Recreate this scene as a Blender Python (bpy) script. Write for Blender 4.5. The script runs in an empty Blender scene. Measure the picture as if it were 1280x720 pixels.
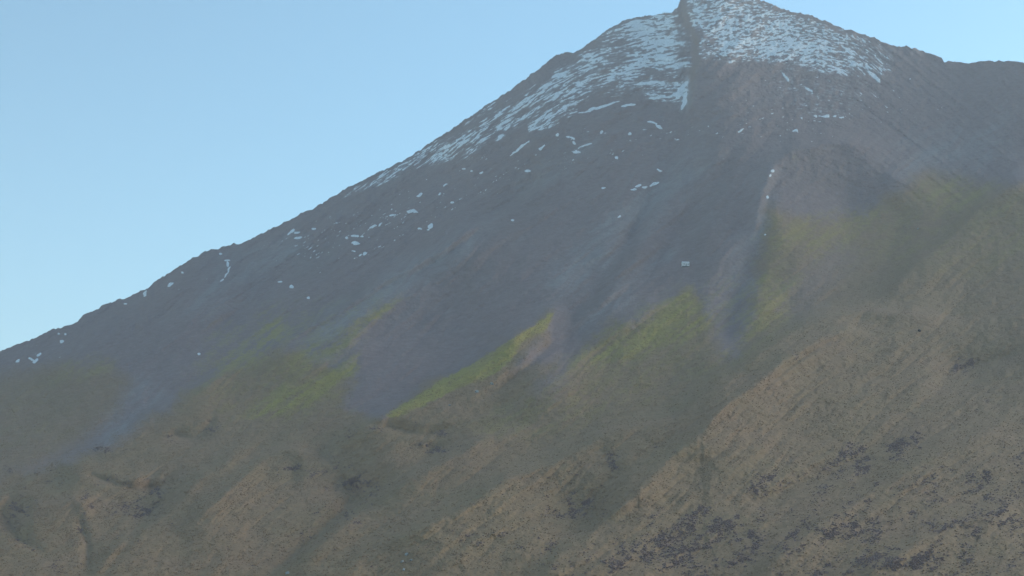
import bpy, math
import numpy as np
from math import radians as R

# ------------------------------------------------------------------ camera, sky, sun, exposure
SC = bpy.context.scene
COL = SC.collection
HFOV, PITCH = R(38), R(12)
F = 640 / math.tan(HFOV / 2)
cam_d = bpy.data.cameras.new('camera')
cam_d.sensor_width = 36
cam_d.angle = HFOV
cam_d.clip_start = 0.5
cam_d.clip_end = 40000
cam = bpy.data.objects.new('camera', cam_d)
COL.objects.link(cam)
cam.location = (0, 0, 0)
cam.rotation_euler = (R(90) + PITCH, 0, 0)          # looks along +Y
SC.camera = cam

SUN_EL, SUN_AZ = R(20), R(52)                        # soft low sun well to the right of the view
W = bpy.data.worlds.new('World')
SC.world = W
W.use_nodes = True
nt = W.node_tree
bg = nt.nodes['Background']
sky = nt.nodes.new('ShaderNodeTexSky')
sky.sky_type = 'NISHITA'
sky.sun_disc = False
sky.sun_elevation = SUN_EL
sky.sun_rotation = SUN_AZ
sky.altitude = 1500
sky.air_density = 1.0
sky.dust_density = 0.3
sky.ozone_density = 0.2
tint = nt.nodes.new('ShaderNodeMix'); tint.data_type = 'RGBA'; tint.blend_type = 'MULTIPLY'
tint.inputs['Factor'].default_value = 1
tint.inputs['B'].default_value = (0.82, 1.06, 1.0, 1)      # the camera's cyan leaning colour of a clear sky
nt.links.new(sky.outputs[0], tint.inputs['A']); nt.links.new(tint.outputs['Result'], bg.inputs[0])
bg.inputs[1].default_value = 0.058

sd = bpy.data.lights.new('sun', 'SUN')
sd.energy = 0.82
sd.angle = R(30)
sd.color = (1.0, 0.94, 0.87)
sun = bpy.data.objects.new('sun', sd)
COL.objects.link(sun)
sun.location = (2000, 600, 1500)
from mathutils import Vector
sdir = Vector((math.sin(SUN_AZ) * math.cos(SUN_EL), math.cos(SUN_AZ) * math.cos(SUN_EL), math.sin(SUN_EL)))
sun.rotation_euler = sdir.to_track_quat('Z', 'Y').to_euler()

SC.view_settings.view_transform = 'Standard'
SC.view_settings.look = 'None'
SC.view_settings.gamma = 1
SC.view_settings.exposure = 2.03
SC.cycles.use_denoising = True
SC.cycles.max_bounces = 4
SC.cycles.diffuse_bounces = 2
SC.cycles.volume_bounces = 1

# ------------------------------------------------------------------ numeric helpers
rng = np.random.default_rng(7)
TAB = rng.random((256, 256)).astype(np.float32)


def vnoise(x, y, s=0):
    x = np.asarray(x, np.float32) + 37.7 * s
    y = np.asarray(y, np.float32) + 91.3 * s
    xi = np.floor(x).astype(np.int32); yi = np.floor(y).astype(np.int32)
    fx = x - xi; fy = y - yi
    fx = fx * fx * (3 - 2 * fx); fy = fy * fy * (3 - 2 * fy)
    x0 = xi & 255; x1 = (xi + 1) & 255; y0 = yi & 255; y1 = (yi + 1) & 255
    a = TAB[x0, y0] * (1 - fx) + TAB[x1, y0] * fx
    b = TAB[x0, y1] * (1 - fx) + TAB[x1, y1] * fx
    return a * (1 - fy) + b * fy


def fbm(x, y, o=4, s=0, g=0.5):
    t = 0; a = 1; n = 0
    for k in range(o):
        t = t + a * vnoise(x, y, s + k * 3)
        n += a; a *= g; x = x * 2.03; y = y * 2.03
    return t / n * 2 - 1          # about -1..1


def sstep(a, b, x):
    t = np.clip((x - a) / (b - a), 0, 1)
    return t * t * (3 - 2 * t)


def to_polar(X, Y):               # chart coordinates -> azimuth, tangent of elevation
    x = np.asarray(X, float) - 640; u = 360 - np.asarray(Y, float)
    fw = F * math.cos(PITCH) - u * math.sin(PITCH)
    up = F * math.sin(PITCH) + u * math.cos(PITCH)
    return np.arctan2(x, fw), up / np.hypot(x, fw)


def to_chart(phi, tau):
    phi = np.clip(phi, R(-75), R(75))
    dx = np.sin(phi); dy = np.cos(phi); dz = tau
    fw = dy * math.cos(PITCH) + dz * math.sin(PITCH)
    up = -dy * math.sin(PITCH) + dz * math.cos(PITCH)
    return 640 + F * dx / fw, 360 - F * up / fw


# ------------------------------------------------------------------ survey of the mountain
SKYLINE = [(-2600, 700), (-1400, 690), (-700, 640), (-300, 545), (-100, 478), (0, 438), (22, 430), (48, 420), (72, 410),
    (97, 402), (103, 394), (135, 380), (157, 372), (180, 362), (200, 348), (220, 336), (240, 323), (262, 312),
    (272, 311), (305, 302), (330, 290), (360, 276), (395, 258), (425, 240), (460, 222), (495, 205), (525, 188),
    (540, 176), (560, 165), (580, 150), (600, 137), (625, 120), (640, 111), (655, 100), (670, 88), (685, 77),
    (695, 69), (705, 65), (718, 66), (730, 58), (745, 48), (760, 37), (773, 29), (778, 25), (790, 23), (820, 18),
    (840, 15), (847, 10), (850, 2), (853, -8), (862, -22), (885, -30), (915, -22), (935, -10), (952, 0), (965, 6),
    (990, 15), (1010, 18), (1035, 28), (1060, 37), (1075, 41), (1095, 48), (1108, 54), (1120, 57), (1138, 59),
    (1160, 66), (1177, 72), (1180, 77), (1210, 78), (1245, 76), (1270, 77), (1280, 79), (1340, 88), (1500, 125),
    (1900, 240), (2600, 420), (4200, 640)]
sk_phi, sk_tau = to_polar(*zip(*SKYLINE))
RS = [(-2600, 1150), (-700, 1300), (0, 1450), (400, 1700), (760, 1960), (870, 2060), (1180, 1950), (1280, 1880), (1900, 1500), (4200, 1200)]
rs_phi = to_polar([p[0] for p in RS], [360] * len(RS))[0]
TAU_B = -0.006
R_B = 450.0

# ridges: polyline, height (m), reach on the upper side, reach on the lower side (chart units)
RIDGES = [
    ([(640, 262), (560, 310), (475, 357), (400, 402), (320, 452), (290, 470)], 40, 6, 60),
    ([(697, 390), (640, 424), (560, 472), (480, 518), (420, 552)], 42, 6, 80),
    ([(1180, 396), (1120, 392), (1072, 388), (1020, 402), (960, 436), (900, 478), (840, 520), (760, 545), (700, 572), (640, 602), (560, 644), (480, 684), (430, 712)], 36, 13, 140),
    ([(1120, 424), (1060, 418), (980, 452), (900, 520), (830, 585), (760, 642), (700, 690), (660, 735)], 22, 22, 60),
    ([(300, 455), (240, 490), (200, 515), (150, 545), (82, 581)], 26, 7, 55),
    ([(110, 578), (82, 581), (50, 594), (20, 612), (-20, 640)], 20, 9, 40),
    ([(80, 582), (120, 592), (150, 604), (180, 606)], 12, 14, 30),
    ([(310, 560), (250, 595), (205, 640), (140, 690), (120, 720)], 18, 9, 50),
    ([(640, 535), (560, 570), (520, 592), (450, 640), (385, 686), (340, 722)], 26, 7, 80),
    ([(425, 582), (400, 572), (365, 566), (330, 580), (280, 615), (230, 660)], 22, 14, 45),
    ([(120, 645), (90, 625), (50, 635), (25, 660)], 14, 12, 30),
    ([(1120, 190), (1060, 178), (1000, 186), (968, 206), (955, 240), (940, 300)], 24, 16, 70),
    ([(1330, 215), (1270, 226), (1235, 245), (1190, 300), (1120, 350), (1080, 380)], 34, 14, 90),
    ([(1180, 262), (1140, 232), (1100, 222)], 8, 20, 30),
    ([(868, 362), (800, 395), (740, 432), (690, 470), (640, 500)], 14, 12, 60),
    ([(870, -20), (856, 10), (862, 30), (870, 52), (868, 72), (864, 100), (860, 140)], 15, 4, 22),
    ([(700, 66), (660, 110), (600, 160), (560, 190)], 14, 14, 40),
    ([(775, 28), (770, 60), (730, 100), (690, 150), (640, 200)], 10, 20, 50),
    ([(265, 312), (240, 345), (180, 400), (120, 440), (60, 470)], 14, 24, 60),
    ([(1280, 520), (1180, 560), (1080, 620), (980, 690), (930, 740)], 20, 22, 80),
    ([(1280, 630), (1200, 655), (1120, 690), (1060, 730)], 16, 16, 70),
    ([(600, 250), (520, 330), (470, 380), (400, 440)], 9, 20, 50),
    ([(960, 330), (930, 420), (870, 470), (800, 505), (730, 530)], 14, 14, 45),
]
GULLIES = [
    ([(222, 588), (205, 606), (165, 611), (115, 594), (88, 584)], 10, 6), ([(100, 640), (110, 680), (108, 722)], 9, 7),
    ([(222, 600), (190, 640), (150, 690), (128, 720)], 10, 8), ([(398, 576), (440, 600), (446, 622), (400, 665), (330, 722)], 14, 9),
    ([(272, 512), (262, 532), (235, 548), (205, 545)], 7, 6), ([(440, 525), (490, 533), (530, 540), (580, 536)], 8, 5),
    ([(300, 440), (240, 478), (180, 516), (110, 562), (60, 588), (0, 622)], 17, 13), ([(720, 440), (680, 472), (640, 500), (590, 520)], 9, 8),
    ([(772, 560), (764, 604), (728, 650), (655, 705)], 8, 18), ([(1070, 340), (1010, 384), (930, 436), (880, 468), (820, 504), (740, 534), (640, 568)], 8, 16),
    ([(1300, 430), (1240, 450), (1195, 462), (1150, 500)], 8, 12), ([(1150, 560), (1100, 562), (1040, 590), (960, 622), (880, 640)], 8, 12),
    ([(697, 397), (690, 430), (655, 465), (600, 500)], 8, 8), ([(640, 268), (570, 312), (480, 362), (380, 420), (300, 464)], 16, 8),
    ([(856, 150), (840, 210), (790, 290), (740, 370), (695, 430)], 7, 10), ([(985, 200), (962, 240), (945, 310), (922, 390), (912, 440)], 9, 12),
    ([(960, 420), (1010, 470), (1000, 530), (930, 590)], 0, 10), ([(1060, 240), (1100, 236), (1130, 280), (1100, 340)], 8, 14),
    ([(20, 600), (0, 640), (20, 670), (60, 700)], 10, 8), ([(560, 545), (545, 565), (500, 600), (440, 650)], 6, 8),
    ([(640, 420), (560, 468), (478, 512)], 12, 9), ([(1270, 215), (1225, 240), (1180, 300), (1100, 352)], 9, 13),
    ([(560, 180), (520, 230), (440, 290), (360, 340), (260, 420), (180, 480)], 10, 12), ([(680, 210), (600, 290), (520, 350)], 9, 10),
    ([(830, 240), (760, 320), (700, 370)], 8, 9), ([(930, 160), (900, 230), (830, 310), (770, 380)], 8, 10)]
HOLLOWS = [(175, 628, 46, 24, 14), (15, 645, 30, 26, 12), (440, 615, 46, 24, 14), (225, 548, 34, 14, 8), (540, 562, 36, 14, 8),
           (725, 640, 60, 34, 14), (1205, 455, 34, 26, 10), (1060, 250, 40, 40, 10), (922, 390, 26, 70, 12), (720, 425, 60, 34, 10),
           (560, 420, 80, 60, 12), (1090, 300, 70, 70, 14)]

# low-resolution relief and cover charts, sampled later with warped coordinates
CX0, CX1, CY0, CY1, CS = -160, 1440, -60, 820, 2.0
gx = np.arange(CX0, CX1 + 1, CS); gy = np.arange(CY0, CY1 + 1, CS)
GX, GY = np.meshgrid(gx, gy)
GX = GX.astype(np.float32); GY = GY.astype(np.float32)


def chart_sample(A, X, Y):
    u = np.clip((X - CX0) / CS, 0, A.shape[1] - 1.001); v = np.clip((Y - CY0) / CS, 0, A.shape[0] - 1.001)
    i = u.astype(np.int32); j = v.astype(np.int32); fu = u - i; fv = v - j
    return (A[j, i] * (1 - fu) * (1 - fv) + A[j, i + 1] * fu * (1 - fv) + A[j + 1, i] * (1 - fu) * fv + A[j + 1, i + 1] * fu * fv)


def line_dist(pts, X, Y):          # distance, side (>0 = upper side), position along 0..1
    best = np.full(X.shape, 1e9, np.float32); side = np.zeros_like(best); pos = np.zeros_like(best)
    L = [math.dist(pts[i], pts[i + 1]) for i in range(len(pts) - 1)]; tot = sum(L); acc = 0
    for (a, b), l in zip(zip(pts, pts[1:]), L):
        dx, dy = b[0] - a[0], b[1] - a[1]
        t = np.clip(((X - a[0]) * dx + (Y - a[1]) * dy) / (l * l), 0, 1)
        ex = X - a[0] - t * dx; ey = Y - a[1] - t * dy
        d = np.hypot(ex, ey)
        m = d < best
        best = np.where(m, d, best)
        side = np.where(m, dx * ey - dy * ex, side)
        pos = np.where(m, (acc + t * l) / tot, pos)
        acc += l
    return best, side, pos


def ridge_field():
    D = np.zeros_like(GX)
    wx = GX + 10 * fbm(GX / 60, GY / 60, 3, 40) ; wy = GY + 8 * fbm(GX / 55, GY / 55, 3, 45)
    for pts, A, wu, wd in RIDGES:
        d, s, p = line_dist(pts, wx, wy)
        if abs(pts[0][0] - pts[-1][0]) > 40:
            lp = sorted(pts)
            up = sstep(-4, 4, np.interp(wx, [q[0] for q in lp], [q[1] for q in lp]) - wy)
        else:
            lp = sorted(pts, key=lambda q: q[1])
            up = sstep(-4, 4, np.interp(wy, [q[1] for q in lp], [q[0] for q in lp]) - wx)
        w = wd + (wu - wd) * up
        prof = np.exp(-(d / w) ** (1.0 + .3 * up))
        cx, cy = pts[-1][0] - pts[0][0], pts[-1][1] - pts[0][1]
        q = ((wx - pts[0][0]) * cx + (wy - pts[0][1]) * cy) / (cx * cx + cy * cy)
        taper = sstep(-0.10, 0.22, q) * sstep(1.10, 0.8, q)
        D -= A * prof * np.clip(taper, 0, 1)
    for pts, A, w_ in GULLIES:
        ux, uy = GX + .6 * (wx - GX), GY + .6 * (wy - GY)
        d, _, _ = line_dist(pts, ux, uy)
        cx, cy = pts[-1][0] - pts[0][0], pts[-1][1] - pts[0][1]
        q = ((ux - pts[0][0]) * cx + (uy - pts[0][1]) * cy) / (cx * cx + cy * cy)
        D += A * .9 * np.exp(-(d / w_) ** 1.5) * sstep(-.08, .3, q) * sstep(1.08, .7, q)
    for x, y, rx, ry, A in HOLLOWS:
        D += A * np.exp(-((wx - x) / rx) ** 2 - ((wy - y) / ry) ** 2)
    return D


def blur(A, n):
    k = np.exp(-np.linspace(-2, 2, 2 * n + 1) ** 2); k /= k.sum()
    for ax in (0, 1):
        A = np.apply_along_axis(lambda r: np.convolve(np.pad(r, n, 'edge'), k, 'valid'), ax, A)
    return A.astype(np.float32)


RELIEF = blur(ridge_field(), 3)


def poly_mask(pts, soft, X, Y):
    d, _, _ = line_dist(pts + [pts[0]], X, Y)
    ins = np.zeros(X.shape, bool)
    n = len(pts)
    for i in range(n):
        (x1, y1), (x2, y2) = pts[i], pts[(i + 1) % n]
        if y1 == y2: continue
        c = ((y1 > Y) != (y2 > Y)) & (X < (x2 - x1) * (Y - y1) / (y2 - y1) + x1)
        ins ^= c
    sd_ = np.where(ins, d, -d)
    return sstep(-soft, soft, sd_)


def stroke(pts, w, X, Y):
    d, _, p = line_dist(pts, X, Y)
    return np.exp(-(d / w) ** 2) * sstep(0, 0.2, p) * sstep(1, 0.75, p)


def union(*ms):
    r = 1.0
    for m in ms: r = r * (1 - m)
    return 1 - r


C38, S38 = math.cos(R(37)), math.sin(R(37))
GA = GX * -C38 + GY * S38; GC = GX * S38 + GY * C38     # along the fall line / across it
wX = GX + 12 * fbm(GX / 40, GY / 40, 4, 60, .6); wY = GY + 10 * fbm(GX / 40, GY / 40, 4, 66, .6)
stx = fbm(GA / 110, GC / 9, 4, 70)                       # streaks down the slope
stx2 = fbm(GA / 60, GC / 4, 3, 75)
moss = union(
    1.00 * poly_mask([(697, 389), (684, 412), (655, 425), (640, 450), (612, 470), (560, 492), (500, 522), (476, 520), (560, 471), (640, 423)], 3, GX + .3 * (wX - GX), GY + .3 * (wY - GY)),
    .50 * poly_mask([(345, 385), (360, 410), (330, 450), (255, 478), (300, 430)], 12, wX, wY),
    .60 * poly_mask([(508, 368), (480, 392), (430, 432), (380, 462), (322, 486), (400, 428)], 7, wX, wY),
    .75 * poly_mask([(450, 440), (440, 468), (415, 492), (360, 522), (310, 524), (340, 492), (400, 468)], 9, wX, wY),
    .30 * poly_mask([(120, 435), (150, 465), (60, 478), (80, 445)], 15, wX, wY),
    .62 * poly_mask([(862, 362), (890, 400), (850, 430), (780, 450), (680, 470), (740, 432), (800, 395)], 14, wX, wY),
    .30 * poly_mask([(950, 335), (1010, 345), (975, 400), (940, 425), (925, 405)], 14, wX, wY),
    .40 * poly_mask([(1140, 222), (1250, 230), (1200, 262), (1140, 255)], 12, wX, wY),
    .26 * poly_mask([(960, 270), (1090, 248), (1115, 275), (1020, 310), (960, 305)], 22, wX, wY),
    .26 * poly_mask([(260, 400), (350, 375), (500, 365), (450, 440), (440, 520), (300, 540), (220, 500)], 24, wX, wY),
    .28 * poly_mask([(690, 470), (800, 380), (880, 350), (960, 330), (1010, 400), (960, 450), (860, 490), (740, 540), (600, 560), (560, 530)], 26, wX, wY),
    .16 * poly_mask([(0, 480), (150, 450), (160, 490), (60, 570), (-160, 620), (-160, 520)], 24, wX, wY),
    .24 * poly_mask([(940, 290), (1100, 262), (1280, 235), (1440, 230), (1440, 330), (1200, 345), (1080, 330), (950, 345)], 26, wX, wY),
    .22 * poly_mask([(985, 188), (1040, 180), (1010, 205), (980, 208)], 8, wX, wY))
moss = moss * np.clip(0.85 + 0.8 * stx2 + 0.4 * stx, 0.15, 1.25)
tus = union(
    .85 * poly_mask([(0, 470), (60, 455), (130, 450), (165, 480), (130, 530), (70, 572), (0, 600), (-170, 640), (-170, 540)], 16, wX, wY),
    poly_mask([(80, 580), (160, 541), (240, 492), (320, 452), (380, 445), (440, 470), (420, 515), (474, 520), (560, 472), (692, 392), (684, 420),
               (640, 462), (720, 438), (800, 395), (866, 358), (896, 400), (906, 452), (935, 440), (945, 330), (955, 262), (1030, 268), (1100, 262),
               (1150, 224), (1240, 232), (1290, 222), (1450, 200), (1450, 830), (-170, 830), (-170, 640)], 11, GX + 1.8 * (wX - GX), GY + 1.8 * (wY - GY)))
tus = tus * (1 - .75 * stroke([(690, 440), (720, 430), (700, 470), (660, 500)], 16, wX, wY))
tus = tus * (1 - .5 * stroke([(1060, 290), (1040, 330), (1000, 370), (960, 400)], 26, wX, wY))
SCRUB = [(180, 628, 36, 24, .95), (195, 612, 28, 12, .9), (130, 600, 40, 10, .5), (105, 650, 12, 34, .6), (10, 642, 26, 22, .9), (35, 680, 30, 12, .6), (80, 712, 18, 12, .5),
         (30, 590, 50, 10, .45), (70, 600, 30, 12, .4), (400, 590, 48, 9, .95), (445, 612, 32, 22, .8), (420, 645, 26, 16, .7), (385, 676, 22, 10, .6),
         (345, 640, 10, 22, .4), (225, 548, 26, 12, .7), (262, 530, 14, 14, .6), (20, 535, 40, 14, .4), (120, 560, 50, 10, .45), (90, 520, 30, 30, .25),
         (480, 535, 55, 6, .75), (560, 540, 30, 8, .7), (545, 563, 28, 8, .75), (430, 545, 20, 8, .4), (305, 455, 20, 6, .5),
         (725, 632, 40, 26, .9), (768, 580, 16, 20, .85), (690, 600, 34, 14, .5), (670, 680, 30, 12, .8), (600, 670, 40, 16, .6), (555, 680, 30, 14, .5),
         (880, 610, 30, 8, .7), (930, 600, 26, 12, .6), (1060, 575, 40, 22, .75), (975, 608, 50, 14, .85), (1205, 458, 24, 16, .85), (1190, 420, 20, 30, .4),
         (1130, 562, 26, 20, .7), (1160, 600, 40, 18, .5), (1050, 665, 60, 14, .6), (800, 690, 70, 22, .9), (900, 660, 60, 24, .75), (960, 700, 80, 20, .7),
         (1120, 700, 90, 16, .7), (1230, 650, 50, 24, .6), (1270, 350, 16, 60, .4), (1050, 360, 30, 22, .45), (1000, 440, 50, 8, .45), (1090, 435, 60, 8, .3),
         (1010, 470, 60, 12, .35), (730, 440, 20, 14, .4), (690, 470, 26, 12, .4), (800, 490, 40, 10, .25), (840, 560, 30, 8, .3), (1250, 500, 40, 30, .35)]
scr = 0
for x, y, rx, ry, a in SCRUB:
    scr = np.maximum(scr, a * np.exp(-(((wX - x) / rx) ** 2 + ((wY - y) / ry) ** 2) ** 1.1))
scr = union(scr, .42 * poly_mask([(640, 740), (700, 690), (820, 640), (960, 600), (1100, 560), (1290, 520), (1460, 480), (1460, 840), (600, 840)], 50, wX, wY),
            .14 * sstep(480, 640, wY))
scr = .82 * scr * np.clip(.9 + .9 * fbm(GX / 22, GY / 16, 3, 90), 0.2, 1.3)
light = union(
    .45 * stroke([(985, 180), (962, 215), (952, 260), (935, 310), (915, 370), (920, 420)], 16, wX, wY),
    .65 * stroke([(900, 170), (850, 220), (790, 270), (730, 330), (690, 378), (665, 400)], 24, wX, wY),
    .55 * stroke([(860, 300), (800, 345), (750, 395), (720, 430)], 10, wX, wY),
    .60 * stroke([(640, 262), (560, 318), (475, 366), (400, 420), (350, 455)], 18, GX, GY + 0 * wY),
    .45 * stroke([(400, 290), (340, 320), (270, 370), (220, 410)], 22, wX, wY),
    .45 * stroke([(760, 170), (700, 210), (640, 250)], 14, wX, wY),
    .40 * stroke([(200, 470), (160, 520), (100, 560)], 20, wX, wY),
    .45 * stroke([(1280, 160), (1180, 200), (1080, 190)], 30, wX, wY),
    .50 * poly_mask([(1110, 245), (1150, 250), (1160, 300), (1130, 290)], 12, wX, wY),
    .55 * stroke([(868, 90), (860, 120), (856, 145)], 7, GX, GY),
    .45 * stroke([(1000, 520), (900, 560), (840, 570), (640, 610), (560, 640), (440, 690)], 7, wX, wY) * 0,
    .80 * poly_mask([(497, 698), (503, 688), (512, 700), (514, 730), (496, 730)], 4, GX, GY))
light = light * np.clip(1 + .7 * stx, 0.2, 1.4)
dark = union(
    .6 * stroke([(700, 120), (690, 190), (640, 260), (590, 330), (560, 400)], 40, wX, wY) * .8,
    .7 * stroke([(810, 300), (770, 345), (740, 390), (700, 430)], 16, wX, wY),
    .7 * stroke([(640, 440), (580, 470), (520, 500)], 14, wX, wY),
    .7 * stroke([(480, 345), (400, 395), (320, 445)], 7, GX, GY),  # shade along the upper side of the left ridge, painted in with the dark rock colour
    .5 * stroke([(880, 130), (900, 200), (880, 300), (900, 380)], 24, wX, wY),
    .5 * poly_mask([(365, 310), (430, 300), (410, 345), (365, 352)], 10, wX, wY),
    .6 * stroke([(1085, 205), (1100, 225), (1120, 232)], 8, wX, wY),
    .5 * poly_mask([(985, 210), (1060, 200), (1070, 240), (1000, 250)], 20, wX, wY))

# fresh snow on the summit cone
xs_a = np.array([200, 640, 700, 760, 850, 950, 1010, 1050, 1090, 1300])
an_a = np.array([31, 33, 25, 13, 6, 8, 4, -18, -38, -38])
xx = np.arange(-200, 1500); TT = np.cumsum(np.tan(np.radians(np.interp(xx, xs_a, an_a))))
sn_l = union(
    .40 * poly_mask([(380, 270), (470, 212), (560, 150), (640, 96), (700, 50), (770, 10), (850, -10), (853, 20), (866, 40), (868, 60), (868, 92), (866, 122), (856, 140),
                     (826, 150), (800, 120), (740, 135), (700, 135), (672, 150), (640, 172), (590, 205), (530, 212), (470, 238), (440, 250)], 15, GX + .5 * (wX - GX), GY + .5 * (wY - GY)),
    .62 * poly_mask([(790, 28), (845, 22), (850, 55), (830, 62), (790, 50)], 12, GX, GY),
    .28 * poly_mask([(560, 165), (640, 120), (720, 100), (780, 60), (840, 60), (850, 80), (780, 100), (700, 120), (620, 165), (540, 205)], 12, wX, wY),
    .50 * poly_mask([(664, 150), (700, 124), (724, 122), (722, 140), (690, 160), (660, 166)], 4, GX, GY))
sn_l = sn_l - .13
sn_l = sn_l * (1 - .75 * stroke([(660, 100), (700, 72), (735, 76)], 10, GX, GY)) * (1 - .7 * stroke([(540, 185), (600, 150), (650, 112), (690, 84)], 7, GX, GY))
sn_l = sn_l * (1 - .6 * poly_mask([(740, 118), (800, 124), (850, 128), (850, 140), (780, 150), (740, 136)], 8, wX, wY))
sn_r = union(
    .43 * poly_mask([(862, -40), (960, -20), (1010, 14), (1080, 44), (1120, 60), (1120, 90), (1080, 92), (1040, 86), (980, 78), (940, 72), (870, 76), (866, 50), (856, 20)], 13, GX, GY),
    .22 * poly_mask([(880, 20), (980, 22), (1040, 50), (1030, 76), (900, 76)], 12, wX, wY),
    .14 * poly_mask([(980, 70), (1060, 70), (1125, 85), (1110, 125), (1060, 150), (990, 150), (940, 100)], 14, wX, wY))
sn_r = sn_r * (1 - .35 * sstep(1040, 1110, GX))
rib = np.clip(stroke([(848, -30), (851, 5), (857, 22), (866, 38), (873, 50), (868, 58), (866, 80), (865, 100), (866, 130)], 2.8, GX + .8 * (wX - GX), GY) * 1.4, 0, 1)
sn_low = .20 * poly_mask([(330, 300), (520, 220), (640, 180), (740, 150), (860, 150), (960, 90), (1160, 100), (1190, 145), (1000, 182), (840, 190), (700, 215), (520, 290), (400, 340)], 20, wX, wY)
sn_low = union(sn_low, .085 * poly_mask([(0, 440), (100, 400), (300, 302), (420, 280), (540, 290), (430, 340), (200, 380), (40, 470)], 14, wX, wY))
rim = 1 - sstep(0, 1, 0 * GX)

# hand-placed snow remnants: x, y, half length, half width, tilt (deg, + = rising to the right)
BITS = [(748, 134, 22, 1.5, 17), (826, 122, 14, 1.4, 4), (812, 104, 18, 1.6, 3), (786, 132, 8, 1.6, 12), (852, 112, 12, 3, 60), (855, 126, 10, 2, 75), (845, 118, 10, 1.5, 20),
        (823, 157, 5, 1.6, -30), (815, 153, 6, 1, 0), (715, 173, 3, 1.2, -25), (718, 178, 2.5, 1.2, -40), (709, 171, 2, 1, 0), (733, 181, 5, .9, 15), (677, 184, 4, 1.2, 35), (650, 185, 12, 1.3, 38),
        (721, 190, 4, 1.1, 0), (770, 197, 2, 1.5, 0), (659, 213, 3, 1.4, 0), (792, 238, 3, 1, 5), (798, 233, 3.5, 1.6, 20), (806, 234, 4, .9, 10), (817, 230, 5, 1.1, 28), (825, 213, 2.5, 1.1, -10),
        (774, 270, 2, 1, 30), (755, 235, 2, 1, 20), (926, 163, 4, 1, 25), (994, 164, 4, 1.2, -10), (1003, 147, 3, 1, -15), (1020, 145, 4, 1, 0), (1033, 145, 6, .9, 0), (1046, 145, 4, 1.2, 0), (1054, 146, 5, 1, 5),
        (1062, 137, 2.5, 1.5, 0), (1094, 97, 11, 1.8, -42), (1101, 104, 5, 1.5, -30), (1113, 119, 4, 1.6, 0), (1070, 81, 7, 2, 5), (1081, 82, 6, 1.2, -5), (1048, 88, 12, 1.5, -32), (1060, 62, 12, 1.6, -38),
        (1152, 86, 5, 1.4, 3), (1143, 98, 7, .9, 12), (1166, 91, 2.5, 1, -20), (1174, 95, 3, 1, -20), (1144, 125, 3, 1.1, 0), (1168, 138, 4, .8, 0), (1219, 93, 2.5, 1, 0), (1112, 76, 5, 1.5, -60), (1125, 91, 4, 1.2, 0),
        (1075, 168, 3, 1, 0), (1089, 157, 2.5, .9, 0), (1012, 112, 6, 1.2, -30), (982, 96, 6, 1.4, -55), (965, 213, 2, 1.8, 40), (963, 220, 1.2, 1.4, 0), (959, 246, 1.6, 2.2, 0), (956, 293, 1.2, 1, 0),
        (538, 283, 3, 2.2, 30), (534, 287, 1.6, 1, 0), (525, 286, 2.5, 1, -15), (513, 265, 4, 1.6, 0), (518, 264, 3, 1, -20), (466, 284, 4, 1.5, 38), (475, 281, 3, 1, 25), (492, 269, 4, 1, 10), (525, 243, 3, 1.4, 30),
        (549, 242, 2, 1, 30), (565, 253, 2.5, 1, 0), (444, 295, 4, 1.8, -8), (445, 304, 4.5, 1.8, 0), (452, 296, 1.5, 1.2, 0), (433, 297, 1.5, 1.5, 0), (443, 314, 2, .8, 0), (455, 317, 2.5, 1.4, 45), (450, 319, 2, 1, 40),
        (372, 297, 4, 1.4, 15), (364, 290, 4, 1.2, 30), (372, 290, 3, 1, 0), (392, 285, 2.5, 1, 0), (283, 326, 3, 1, 0), (284, 330, 2, 1.4, -60), (286, 336, 4, 1.2, 65), (282, 344, 4, 1, 55), (277, 350, 2.5, .8, 40),
        (276, 318, 1.5, 1.3, 0), (213, 356, 3.5, 1.6, 35), (228, 341, 2, 1, 0), (182, 367, 3, 1.6, 50), (157, 380, 2, 1, 0), (77, 427, 1.8, 1.6, 0), (49, 443, 3, 1.4, 20), (44, 450, 3.5, 1.8, 45), (39, 449, 3, 1, 0), (23, 451, 3, 1.3, 50),
        (74, 418, 2, .9, 0), (82, 418, 1.5, 1, 0), (364, 359, 1.8, 2.2, -30), (350, 353, 2, .8, 0), (385, 373, 1.4, 1.3, 0), (248, 443, 1.8, .9, 0), (640, 275, 1.6, 1.4, 0), (625, 172, 5, 1.5, 28), (634, 160, 5, 1.4, 35),
        (580, 212, 2, 1, 0), (603, 216, 2, 1, 0), (590, 215, 2, .9, 0), (696, 168, 1.5, 1, 0), (752, 165, 1.5, 2, 0), (787, 168, 1.5, 1.6, 0), (556, 232, 3, .9, 30)]

# ------------------------------------------------------------------ terrain grid
NC, NR = 1700, 1150
fine = np.linspace(R(-20.6), R(20.6), NC)
lf = np.concatenate([np.linspace(R(-180), R(-76), 30, endpoint=False), np.linspace(R(-76), R(-26), 60, endpoint=False), np.linspace(R(-26), R(-20.6), 60, endpoint=False)])
rt = np.concatenate([np.linspace(R(20.6), R(26), 61)[1:], np.linspace(R(26), R(76), 61)[1:], np.linspace(R(76), R(180), 31)[1:]])
PHI = np.concatenate([lf, fine, rt])


_pf = np.linspace(R(-180), R(180), 14401)
_raw = np.interp(_pf, sk_phi, sk_tau)
_k = np.exp(-np.linspace(-2.5, 2.5, 201) ** 2); _k /= _k.sum()          # about two degrees wide
_soft = np.convolve(np.pad(_raw, 100, 'edge'), _k, 'valid')


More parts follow.
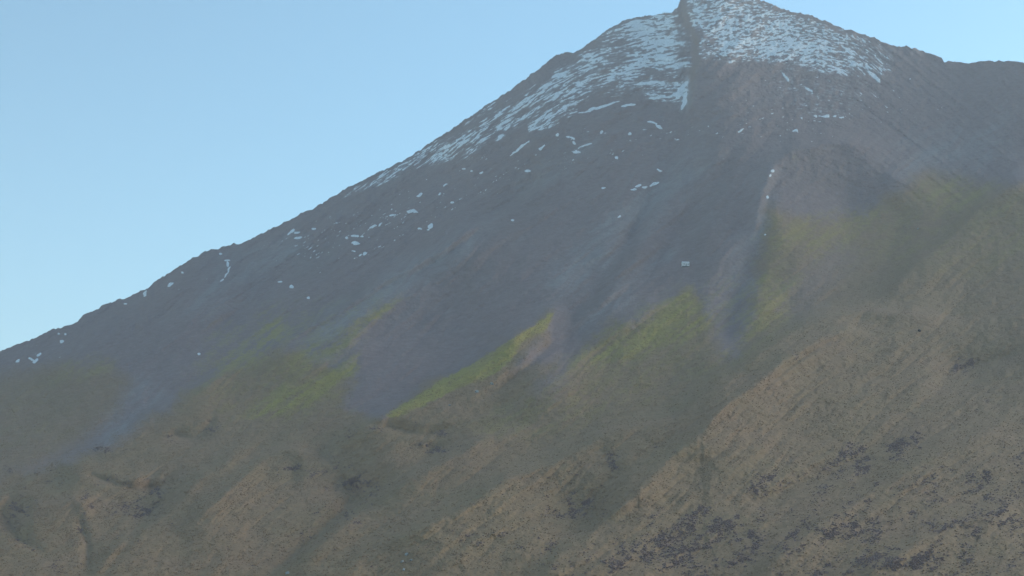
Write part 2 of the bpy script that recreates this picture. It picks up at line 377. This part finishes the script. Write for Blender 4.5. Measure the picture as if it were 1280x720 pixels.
def skyline(phi):
    smooth = np.interp(phi, sk_phi, sk_tau)
    jag = (fbm(phi * 300, phi * 0, 4, 20, .62) * 0.0014 + fbm(phi * 1500, phi * 0, 3, 25, .6) * 0.0007)
    back = sstep(R(70), R(100), np.abs(phi))
    return (smooth + jag) * (1 - back) + (-0.012) * back, smooth * (1 - back) - 0.012 * back


def depth(phi, tau, fine_detail=True):
    """horizontal range of the slope seen at azimuth phi and elevation tangent tau"""
    back = sstep(R(70), R(100), np.abs(phi))
    ts = np.interp(phi, _pf, _soft) * (1 - back) - 0.012 * back
    w = np.clip((tau - TAU_B) / np.maximum(ts - TAU_B, 1e-3), 0, 1.25)
    rs = np.interp(phi, rs_phi, [p[1] for p in RS])
    r = R_B + (rs - R_B) * (.45 * w + .55 * w * w)
    X, Y = to_chart(phi, tau)
    X = X.astype(np.float32); Y = Y.astype(np.float32)
    sc = r / 1300.0
    fade = sstep(0.0, 0.06, w)
    rel = chart_sample(RELIEF, X, Y) * sc ** .8 * 3.0
    if True:
        a = -X * C38 + Y * S38; c = X * S38 + Y * C38
        up = sstep(430, 250, Y)
        wc = c + 10 * fbm(X / 90, Y / 90, 2, 3)
        calm = 1 - .7 * sstep(880, 1000, X) * sstep(400, 300, Y)
        calm = calm * (1 - .30 * sstep(380, 520, Y))
        rel = rel + calm * (9 * fbm(a / 150, wc / 34, 3, 5) + 9 * (1 - 2.2 * np.abs(fbm(a / 120, wc / 22, 3, 6))) + 4.5 * fbm(a / 36, (wc + 8 * fbm(X / 30, Y / 30, 2, 4)) / 12, 2, 8, .5)) * sc
        rel = rel + (3.2 * fbm(X / 9, Y / 7, 4, 12, .62)) * sc * (1 + .6 * sstep(0.55, 0.9, w))
        cc = Y + np.interp(X, xx, TT)
        rel = rel + (3.0 + 3.0 * calm) * sstep(.62, .85, w) * fbm(X / 60, cc / 7, 3, 15) * sc       # lava strata of the cone
    return r + rel * fade, w, X, Y


tb = np.full(PHI.shape, TAU_B)
ts_j, ts_s = skyline(PHI)
tt = np.linspace(0, 1, NR)
PH = np.repeat(PHI[None, :], NR, 0)
TA = tb[None, :] + (ts_j - tb)[None, :] * tt[:, None]
RR, WW, XX, YY = depth(PH, TA)
# keep every column moving away from the viewer as it climbs, so the slope is a true height field
dmin = (RR.max(0) - R_B).clip(200)[None, :] * 0.10 / NR
def box(A, n, ax):
    P = np.pad(A, [(n + 1, n) if k == ax else (0, 0) for k in (0, 1)], 'edge').cumsum(ax)
    m = A.shape[ax]
    return (np.take(P, np.arange(2 * n + 1, 2 * n + 1 + m), ax) - np.take(P, np.arange(m), ax)) / (2 * n + 1)


for _ in range(2):                                   # walls that come out sheer are eased over a few metres
    RA = np.maximum.accumulate(RR, axis=0)
    sheer = (RA - RR > .5).astype(float)
    for _k in range(2): sheer = box(box(sheer, 3, 0), 3, 1)
    soft_r = RA
    for _k in range(2): soft_r = box(box(soft_r, 4, 0), 5, 1)
    sheer = np.clip(sheer * 3, 0, 1)
    RR = RA * (1 - sheer) + soft_r * sheer
RR = np.maximum.accumulate(RR, axis=0) + dmin * np.arange(NR)[:, None]
ZZ = RR * TA

# near valley below the viewer
near_r = np.array([0.4, 2, 5, 12, 25, 45, 75, 110, 150, 195, 240, 290, 340, 380, 415, 438])
near_z = np.interp(near_r, [0, 12, 45, 110, 195, 290, 380, 450], [-2.2, -2.4, -8, -32, -58, -52, -24, 0]) 
NZ = near_z[:, None] * np.ones_like(PHI)[None, :] + (RR[0] * tb)[None, :] * (near_r / 450)[:, None]
NRr = near_r[:, None] * (RR[0] / 450)[None, :]
NZ = NZ + fbm(NRr * np.cos(PHI) / 30, NRr * np.sin(PHI) / 30, 3, 30) * np.clip(NRr / 40, 0, 4) - 2
# far side of the mountain down to the plain
back_d = np.array([3, 9, 22, 50, 100, 180, 300, 480, 750, 1100, 1600, 2300, 3200])
rt_, zt = RR[-1], ZZ[-1]
BR = rt_[None, :] + back_d[:, None] * (5600 - rt_)[None, :] / 3200.0
drop = 1 - np.exp(-(back_d / 900.0) ** 1.25)
drop = np.interp(back_d, back_d, drop / drop[-1])
BZ = zt[None, :] * (1 - drop[:, None]) + (-160) * drop[:, None] + fbm(BR * np.sin(PHI) / 200, BR * np.cos(PHI) / 200, 3, 33) * 20 * (drop[:, None] * (1 - drop[:, None])) * 4

ALLR = np.concatenate([NRr, RR, BR]); ALLZ = np.concatenate([NZ, ZZ, BZ])
NROW = ALLR.shape[0]; NCOL = len(PHI); OFF = len(near_r)
VX = ALLR * np.sin(PHI)[None, :]; VY = ALLR * np.cos(PHI)[None, :]
V = np.stack([VX, VY, ALLZ], -1).astype(np.float32)


def make_mesh(name, verts, quads, mat, parent=None, tris=None):
    me = bpy.data.meshes.new(name)
    nv = len(verts)
    me.vertices.add(nv); me.vertices.foreach_set('co', np.ascontiguousarray(verts, np.float32).ravel())
    k = quads.shape[1]
    me.loops.add(quads.size); me.loops.foreach_set('vertex_index', np.ascontiguousarray(quads, np.int32).ravel())
    me.polygons.add(len(quads)); me.polygons.foreach_set('loop_start', np.arange(0, quads.size, k, dtype=np.int32))
    me.update(calc_edges=True)
    me.validate()
    me.shade_smooth()
    me.materials.append(mat)
    o = bpy.data.objects.new(name, me); COL.objects.link(o)
    if parent: o.parent = parent
    return o


def new_mat(name, rough=0.9):
    m = bpy.data.materials.new(name); m.use_nodes = True
    b = m.node_tree.nodes['Principled BSDF']
    b.inputs['Roughness'].default_value = rough
    b.inputs['Specular IOR Level'].default_value = 0.15
    return m, m.node_tree, b


def N(t, kind, **kw):
    n = t.nodes.new(kind)
    for k, v in kw.items(): setattr(n, k, v)
    return n


def noise_node(t, scale, detail=4, rough=.6, vec=None):
    n = N(t, 'ShaderNodeTexNoise'); n.inputs['Scale'].default_value = scale
    n.inputs['Detail'].default_value = detail; n.inputs['Roughness'].default_value = rough
    if vec is not None: t.links.new(vec, n.inputs['Vector'])
    return n.outputs['Fac']


def mixc(t, fac, a, b, mode='MIX'):
    n = N(t, 'ShaderNodeMix', data_type='RGBA', blend_type=mode)
    for sock, v in ((n.inputs['Factor'], fac), (n.inputs['A'], a), (n.inputs['B'], b)):
        if isinstance(v, (int, float)): sock.default_value = v
        elif isinstance(v, tuple): sock.default_value = (*v, 1)
        else: t.links.new(v, sock)
    return n.outputs['Result']


def mapr(t, v, a, b, c=0., d=1.):
    n = N(t, 'ShaderNodeMapRange'); n.inputs[1].default_value = a; n.inputs[2].default_value = b
    n.inputs[3].default_value = c; n.inputs[4].default_value = d
    t.links.new(v, n.inputs[0]); return n.outputs[0]


# colours of the ground itself
ROCK = (0.258, 0.185, 0.168); SCREE = (0.292, 0.250, 0.235); DROCK = (0.212, 0.162, 0.148)
BROWNROCK = (0.262, 0.190, 0.158)
TUSS = (0.292, 0.183, 0.106); TUSS2 = (0.276, 0.184, 0.098); MOSS = (0.330, 0.255, 0.068); SCRUBC = (0.190, 0.126, 0.118)

gm, t, b = new_mat('mountain_ground')
geo = N(t, 'ShaderNodeNewGeometry')
pos = geo.outputs['Position']
at = N(t, 'ShaderNodeAttribute', attribute_name='cover_a'); sa = N(t, 'ShaderNodeSeparateColor'); t.links.new(at.outputs['Color'], sa.inputs[0])
at2 = N(t, 'ShaderNodeAttribute', attribute_name='cover_b'); sb_ = N(t, 'ShaderNodeSeparateColor'); t.links.new(at2.outputs['Color'], sb_.inputs[0])
n1 = noise_node(t, 0.02, 6, .65, pos); n2 = noise_node(t, 0.15, 5, .7, pos); n3 = noise_node(t, 0.9, 3, .6, pos)
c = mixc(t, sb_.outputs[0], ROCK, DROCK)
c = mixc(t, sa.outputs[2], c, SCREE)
c = mixc(t, sb_.outputs[1], c, BROWNROCK)
tc = mixc(t, mapr(t, n1, .35, .65), TUSS, TUSS2)
c = mixc(t, sa.outputs[1], c, tc)
c = mixc(t, sa.outputs[0], c, MOSS)
c = mixc(t, sb_.outputs[2], c, SCRUBC)
at3 = N(t, 'ShaderNodeAttribute', attribute_name='cover_c'); sc3 = N(t, 'ShaderNodeSeparateColor'); t.links.new(at3.outputs['Color'], sc3.inputs[0])
c = mixc(t, sc3.outputs[0], c, (.62, .62, .63))
v = mapr(t, n2, .28, .72, .84, 1.16)
v3 = mapr(t, n3, .3, .7, .86, 1.14)
c = mixc(t, 1.0, c, v, 'MULTIPLY'); c = mixc(t, 1.0, c, v3, 'MULTIPLY')
t.links.new(c, b.inputs['Base Color'])
bp = N(t, 'ShaderNodeBump'); bp.inputs['Strength'].default_value = .6; bp.inputs['Distance'].default_value = 1.2
t.links.new(n2, bp.inputs['Height']); t.links.new(bp.outputs[0], b.inputs['Normal'])

i = np.arange(NROW - 1)[:, None]; j = np.arange(NCOL - 1)[None, :]
q0 = i * NCOL + j
QUADS = np.stack([q0, q0 + 1, q0 + NCOL + 1, q0 + NCOL], -1).reshape(-1, 4)
mountain = make_mesh('mountain', V.reshape(-1, 3), QUADS, gm)
mountain['kind'] = 'structure'

# ------------------------------------------------------------------ cover at every terrain vertex
full_phi = np.repeat(PHI[None, :], NROW, 0)
full_tau = np.concatenate([np.repeat(tb[None, :], OFF, 0), TA, np.repeat(ts_j[None, :], len(back_d), 0)])
FX, FY = to_chart(full_phi, full_tau)
FX = FX.astype(np.float32); FY = FY.astype(np.float32)
aF = -FX * C38 + FY * S38; cF = FX * S38 + FY * C38
jx = FX + 3 * fbm(FX / 6, FY / 5, 3, 100, .6); jy = FY + 3 * fbm(FX / 6, FY / 5, 3, 105, .6)
m_moss = chart_sample(moss, jx, jy); m_tus = chart_sample(tus, jx, jy); m_light = chart_sample(light, jx, jy)
m_dark = chart_sample(dark, jx, jy); m_rib = chart_sample(rib, jx, jy); m_scr = chart_sample(scr, jx, jy)
speck = fbm(FX / 2.6, FY / 2.0, 3, 110, .65)
clump = fbm(FX / 10, FY / 6, 3, 115, .6)
drift = fbm(aF / 26, cF / 8, 3, 117, .6)
scr_hard = sstep(-.3, .9, speck + .7 * clump + .8 * drift + 1.35 * m_scr - .95) * np.clip(m_scr * 1.6, 0, 1)
streak = fbm(aF / 34, (cF + 14 * fbm(FX / 40, FY / 40, 2, 122)) / 5.0, 4, 120, .6)
m_moss = np.clip(m_moss * 1.15, 0, 1) * sstep(.0, .55, m_moss + .40 * streak + .45 * speck + .3 * clump)
upz = sstep(330, 120, FY)
m_brown = np.clip(.8 * m_rib + .30 * upz * (clump + .15) + 0.25 * m_dark, 0, 1)
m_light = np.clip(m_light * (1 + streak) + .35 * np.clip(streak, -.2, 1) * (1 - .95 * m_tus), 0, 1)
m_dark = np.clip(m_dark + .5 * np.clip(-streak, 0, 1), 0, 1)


def set_col(o, name, r, g, b_):
    A = o.data.color_attributes.new(name, 'FLOAT_COLOR', 'POINT')
    arr = np.ones((r.size, 4), np.float32); arr[:, 0] = r.ravel(); arr[:, 1] = g.ravel(); arr[:, 2] = b_.ravel()
    A.data.foreach_set('color', arr.ravel())


set_col(mountain, 'cover_a', m_moss, np.clip(m_tus, 0, 1), m_light)
set_col(mountain, 'cover_b', m_dark, m_brown, np.clip(scr_hard, 0, .9))

# ------------------------------------------------------------------ snow lying on the cone
r0, r1 = OFF + int(NR * .02), OFF + NR
c0, c1 = len(lf), len(lf) + NC
SX = FX[r0:r1, c0:c1]; SY = FY[r0:r1, c0:c1]
cc = SY + np.interp(SX, xx, TT) + 3 * fbm(SX / 26, SY / 26, 2, 130)
nA = fbm(SX / 10, cc / 1.6, 3, 135, .66)                        # thin ledges of snow between strata
nR = fbm(SX / 3.6, cc / 1.7, 3, 140, .6)                        # mottled snow among blocks
nB = fbm(SX / 40, cc / 9, 3, 145, .55)
sx = SX + 2 * fbm(SX / 8, SY / 6, 2, 150); sy = SY + 2 * fbm(SX / 8, SY / 6, 2, 155)
dl = chart_sample(sn_l, sx, sy); dr = chart_sample(sn_r, sx, sy); dw = chart_sample(sn_low, sx, sy)
rb = chart_sample(rib, SX, SY)
s = np.maximum(dl + .80 * nA + .40 * nB + .36 * nR, dr + .50 * nA + .16 * nB + .60 * nR) 
edge = np.maximum(dl, dr)
s = s * sstep(0.02, .25, edge) - .9 * rb
s = np.maximum(s, (dw + .55 * nR + .35 * nA) * .86 * (dw > .03) * (1 - rb))
# rocky rim just under the skyline stays bare
rim_d = (ts_j[None, c0:c1] - full_tau[r0:r1, c0:c1]) * F
s = s - .35 * sstep(5, 1.5, rim_d) * sstep(990, 900, SX) * sstep(700, 640, SX) 
s = s - .30 * sstep(3, 1, rim_d) * (SX < 780) - .30 * sstep(8, 2, rim_d) * (SX > 900)
bits = np.zeros_like(s)
colphi = np.degrees(PHI[c0:c1])
for x, y, L, w_, ang in BITS:
    a = R(ang)
    m = max(L, w_) * 2 + 6
    box = (np.abs(SX[0] - x) < m + 14)
    cs = np.where(box)[0]
    if not len(cs): continue
    sub = slice(cs[0], cs[-1] + 1)
    bx, by = sx[:, sub] - x, sy[:, sub] - y
    u = bx * math.cos(a) - by * math.sin(a); v_ = bx * math.sin(a) + by * math.cos(a)
    e = 1.0 - .5 * np.sqrt((u / (L * 1.1 + .3)) ** 2 + (v_ / (w_ * 1.0 + .25)) ** 2) + .18 * nR[:, sub]
    bits[:, sub] = np.maximum(bits[:, sub], e)
s = np.maximum(s, bits)
dust = np.zeros((NROW, NCOL), np.float32)
dust[r0:r1, c0:c1] = sstep(.2, .52, s) * .45 * sstep(.02, .2, edge)
set_col(mountain, 'cover_c', dust, dust, dust)
need = (s > .44)
cell = need[:-1, :-1] | need[1:, :-1] | need[:-1, 1:] | need[1:, 1:]
ii, jj = np.where(cell)
base = (ii + r0) * NCOL + (jj + c0)
sq = np.stack([base, base + 1, base + NCOL + 1, base + NCOL], -1)
uniq, inv = np.unique(sq.ravel(), return_inverse=True)
off = np.full((NROW, NCOL), -.5, np.float32)
off[r0:r1, c0:c1] = np.clip((s - .5) * 2.4, -.4, .38)
sv = V.reshape(-1, 3)[uniq].copy(); sv[:, 2] += off.ravel()[uniq]
sm, t, b = new_mat('snow', .7)
pos = N(t, 'ShaderNodeNewGeometry').outputs['Position']
cn = mixc(t, mapr(t, noise_node(t, .35, 4, .6, pos), .3, .7), (.90, .90, .90), (.74, .74, .74))
cn = mixc(t, mapr(t, noise_node(t, .55, 3, .7, pos), (.50), .62, 0, .5), cn, (.30, .26, .25))     # stones poking through
t.links.new(cn, b.inputs['Base Color'])
snow = make_mesh('snow', sv, inv.reshape(-1, 4), sm)
snow['kind'] = 'stuff'; snow['label'] = 'patchy fresh snow lying in streaks on the upper cone'; snow['category'] = 'snow'


# ------------------------------------------------------------------ low scrub in the hollows and on the near spurs
def clumps(name, P, size, mat, squash=.7, seed=1):
    rg = np.random.default_rng(seed)
    n = len(P)
    # irregular low dome: ring of 6, upper ring of 5, top
    a6 = np.arange(6) * math.tau / 6; a5 = np.arange(5) * math.tau / 5 + .3
    tv = np.concatenate([np.stack([np.cos(a6), np.sin(a6), -.25 + 0 * a6], 1), np.stack([.75 * np.cos(a5), .75 * np.sin(a5), .6 + 0 * a5], 1), [[0, 0, 1.0]]])
    f = []
    for k in range(6): f.append((k, (k + 1) % 6, 6 + (k * 5 // 6) % 5))
    for k in range(5): f.append((6 + k, ([1, 2, 3, 5, 0][k]), 6 + (k + 1) % 5))
    for k in range(5): f.append((6 + k, 6 + (k + 1) % 5, 11))
    f = np.array(f)
    jit = rg.uniform(.65, 1.35, (n, 12, 1)) * np.ones((1, 1, 3)) + rg.uniform(-.15, .15, (n, 12, 3))
    rot = rg.uniform(0, math.tau, n); cr, sr = np.cos(rot), np.sin(rot)
    v = tv[None] * jit
    x = v[..., 0] * cr[:, None] - v[..., 1] * sr[:, None]; y = v[..., 0] * sr[:, None] + v[..., 1] * cr[:, None]
    s3 = size[:, None]
    vv = np.stack([x * s3, y * s3, v[..., 2] * s3 * squash], -1) + P[:, None, :]
    ff = f[None] + (np.arange(n) * 12)[:, None, None]
    return make_mesh(name, vv.reshape(-1, 3), ff.reshape(-1, 3), mat)


vis = slice(OFF + 5, OFF + NR - 5)
wt = (np.clip(scr_hard[vis, c0:c1], 0, 1) ** 1.5 * np.clip(.15 + m_tus[vis, c0:c1], 0, 1) * (ALLR[vis, c0:c1] / 800) ** 1.5).ravel()
rg = np.random.default_rng(3)
idx = rg.choice(wt.size, 15000, p=wt / wt.sum())
PV = V[vis, c0:c1].reshape(-1, 3)[idx] + rg.uniform(-.5, .5, (15000, 3)) * (1, 1, 0)
bm_, t, b = new_mat('scrub_leaves')
pos = N(t, 'ShaderNodeNewGeometry').outputs['Position']
cn = mixc(t, mapr(t, noise_node(t, .25, 3, .6, pos), .35, .65), (.175, .118, .104), (.225, .150, .122))
t.links.new(cn, b.inputs['Base Color'])
scrub = clumps('scrub', PV, rg.uniform(.2, .42, 15000), bm_, .8, 5)
scrub['kind'] = 'stuff'; scrub['label'] = 'dark low scrub in the hollows of the lower slopes'; scrub['category'] = 'scrub'

wt = (np.clip(m_tus[vis, c0:c1], 0, 1) * (1 - .8 * scr_hard[vis, c0:c1]) * sstep(220, 460, FY[vis, c0:c1]) * (ALLR[vis, c0:c1] / 800) ** 1.5 * np.clip(.6 + clump[vis, c0:c1] * 1.2, .1, 2)).ravel()
idx = rg.choice(wt.size, 100000, p=wt / wt.sum())
PV = V[vis, c0:c1].reshape(-1, 3)[idx] + rg.uniform(-.5, .5, (100000, 3)) * (1, 1, 0)
tm, t, b = new_mat('tussock_blades')
pos = N(t, 'ShaderNodeNewGeometry').outputs['Position']
cn = mixc(t, mapr(t, noise_node(t, .3, 3, .6, pos), .35, .65), (.268, .174, .100), (.300, .192, .110))
t.links.new(cn, b.inputs['Base Color'])
tuss = clumps('tussock_grass', PV, rg.uniform(.15, .36, 100000), tm, .8, 6)
tuss['kind'] = 'stuff'; tuss['label'] = 'brown tussock grass covering the lower spurs'; tuss['category'] = 'grass'


# ------------------------------------------------------------------ single things
def ground_at(X, Y):
    p, ta = to_polar(X, Y)
    jc = int(np.argmin(np.abs(PHI - p))); ir = int(np.argmin(np.abs(TA[:, jc] - ta)))
    return Vector(V[OFF + ir, jc].tolist())


def poly_obj(name, verts, faces, mat, parent=None, bevel=0):
    me = bpy.data.meshes.new(name); me.from_pydata([tuple(p) for p in verts], [], faces); me.update()
    me.materials.append(mat)
    o = bpy.data.objects.new(name, me); COL.objects.link(o)
    if parent: o.parent = parent
    return o


def box_vf(x0, x1, y0, y1, z0, z1):
    return ([(x0, y0, z0), (x1, y0, z0), (x1, y1, z0), (x0, y1, z0), (x0, y0, z1), (x1, y0, z1), (x1, y1, z1), (x0, y1, z1)],
            [(0, 3, 2, 1), (4, 5, 6, 7), (0, 1, 5, 4), (1, 2, 6, 5), (2, 3, 7, 6), (3, 0, 4, 7)])


def flat_mat(name, col, rough=.6, var=.12):
    m, t, b = new_mat(name, rough)
    pos = N(t, 'ShaderNodeTexCoord').outputs['Object']
    cn = mixc(t, mapr(t, noise_node(t, 1.2, 4, .6, pos), .3, .7), col, tuple(c * (1 - var) for c in col))
    t.links.new(cn, b.inputs['Base Color']); return m


g = ground_at(857, 333)
hut = bpy.data.objects.new('hut', None); COL.objects.link(hut)
hut.location = g + Vector((0, 0, -.9)); hut.rotation_euler = (0, 0, R(8))
hut['label'] = 'small white hut with a pitched roof alone on the grey scree'; hut['category'] = 'hut'
wm = flat_mat('white_painted_wall', (.80, .80, .80)); rm = flat_mat('pale_roof_sheet', (.72, .73, .75), .4); dm = flat_mat('grey_door', (.30, .31, .33)); fm = flat_mat('stone_footing', (.12, .12, .12))
gl = flat_mat('dark_glass', (.10, .11, .13), .15)
vb, fb = box_vf(-2.7, 2.7, -1.9, 1.9, 0.8, 3.7)
vb += [(-2.7, 0, 4.7), (2.7, 0, 4.7)]
poly_obj('wall', vb, [f for f in fb if f != (4, 5, 6, 7)] + [(4, 7, 8), (5, 9, 6)], wm, hut)
vr = []
for s_ in (-1, 1):
    vr += [(-3.0, s_ * 2.2, 3.56), (3.0, s_ * 2.2, 3.56), (3.0, s_ * 2.2, 3.68), (-3.0, s_ * 2.2, 3.68)]
vr += [(-3.0, 0, 4.72), (3.0, 0, 4.72), (3.0, 0, 4.86), (-3.0, 0, 4.86)]
poly_obj('roof', vr, [(0, 1, 2, 3), (0, 8, 9, 1), (3, 2, 10, 11), (4, 7, 6, 5), (4, 5, 9, 8), (7, 11, 10, 6), (0, 3, 11, 8), (4, 8, 11, 7), (1, 9, 10, 2), (5, 6, 10, 9)], rm, hut)
vv, ff = box_vf(-2.9, 2.9, -2.1, 2.1, -3.5, 0.8); poly_obj('footing', vv, ff, fm, hut)
vv, ff = box_vf(-.45, .45, -1.96, -1.905, .82, 2.8); dr_ = poly_obj('door', vv, ff, dm, hut)
vv, ff = box_vf(.28, .36, -2.01, -1.962, 1.75, 1.9); poly_obj('handle', vv, ff, fm, dr_)
for wx_ in (-1.7, 1.7):
    vv, ff = box_vf(wx_ - .4, wx_ + .4, -1.95, -1.905, 1.9, 2.7); w1 = poly_obj('window', vv, ff, gl, hut)
    vv, ff = box_vf(wx_ - .5, wx_ + .5, -2.0, -1.905, 1.8, 1.895); poly_obj('sill', vv, ff, wm, w1)


def boulder(X, Y, size, label, mat, seed, group=None):
    import bmesh
    bmh = bmesh.new(); bmesh.ops.create_icosphere(bmh, subdivisions=3, radius=1)
    rg2 = np.random.default_rng(seed); ax = rg2.normal(size=(9, 3)); ax /= np.linalg.norm(ax, axis=1)[:, None]; hh = rg2.uniform(.55, .9, 9)
    sc = rg2.uniform(.7, 1.3, 3)
    for v in bmh.verts:
        p = np.array(v.co)
        for a, h in zip(ax, hh):
            d = p @ a
            if d > h: p = p - a * (d - h)
        v.co = p * sc * size
    me = bpy.data.meshes.new('boulder'); bmh.to_mesh(me); bmh.free(); me.materials.append(mat)
    o = bpy.data.objects.new('boulder', me); COL.objects.link(o)
    o.location = ground_at(X, Y) + Vector((0, 0, size * .25)); o.rotation_euler = rg2.uniform(0, 6, 3).tolist()
    o['label'] = label; o['category'] = 'boulder'
    if group: o['group'] = group


pm = flat_mat('pale_rock', (.42, .43, .42), .9, .35); dk = flat_mat('dark_rock', (.06, .055, .055), .9, .3)
boulder(615, 481, 1.2, 'pale boulder just below the bright green grassy ridge, the right one of three', pm, 1, 'pale rocks under the green ridge')
boulder(596, 490, 1.0, 'pale boulder in the middle of three below the bright green grassy ridge', pm, 2, 'pale rocks under the green ridge')
boulder(562, 507, .7, 'small pale boulder, leftmost and lowest of three below the bright green ridge', pm, 3, 'pale rocks under the green ridge')
boulder(508, 694, .7, 'light grey stone at the head of the stony runnel at the bottom edge', pm, 4, 'stones in the runnel at the bottom edge')
boulder(503, 703, .9, 'pale boulder on the left side of the stony runnel at the bottom edge', pm, 5, 'stones in the runnel at the bottom edge')
boulder(514, 701, .5, 'small pale stone on the right side of the stony runnel at the bottom edge', pm, 6, 'stones in the runnel at the bottom edge')
boulder(505, 713, .6, 'pale stone lowest in the stony runnel at the bottom edge', pm, 7, 'stones in the runnel at the bottom edge')
boulder(359, 717, .7, 'pale stone low on the brown spur left of the stony runnel', pm, 8)
boulder(1148, 286, 1.0, 'pale boulder in the grey scree below the green shoulder on the right', pm, 9)
boulder(1149, 414, 1.3, 'dark boulder on the brown crest of the big right hand ridge', dk, 10)

# ------------------------------------------------------------------ the air
hv, hf = box_vf(-5800, 5800, -5800, 5800, float(ALLZ.min()) - 2, float(ALLZ.max()) + 15)
hm = bpy.data.materials.new('haze'); hm.use_nodes = True
t = hm.node_tree
for n in list(t.nodes):
    if n.type != 'OUTPUT_MATERIAL': t.nodes.remove(n)
pv = t.nodes.new('ShaderNodeVolumePrincipled')
pv.inputs['Color'].default_value = (.94, .93, 1.0, 1)
pv.inputs['Density'].default_value = 1.35e-4
t.links.new(pv.outputs[0], [n for n in t.nodes if n.type == 'OUTPUT_MATERIAL'][0].inputs['Volume'])
haze = poly_obj('haze', hv, hf, hm)
haze['kind'] = 'stuff'; haze['label'] = 'pale blue air between the viewer and the mountain'; haze['category'] = 'haze'
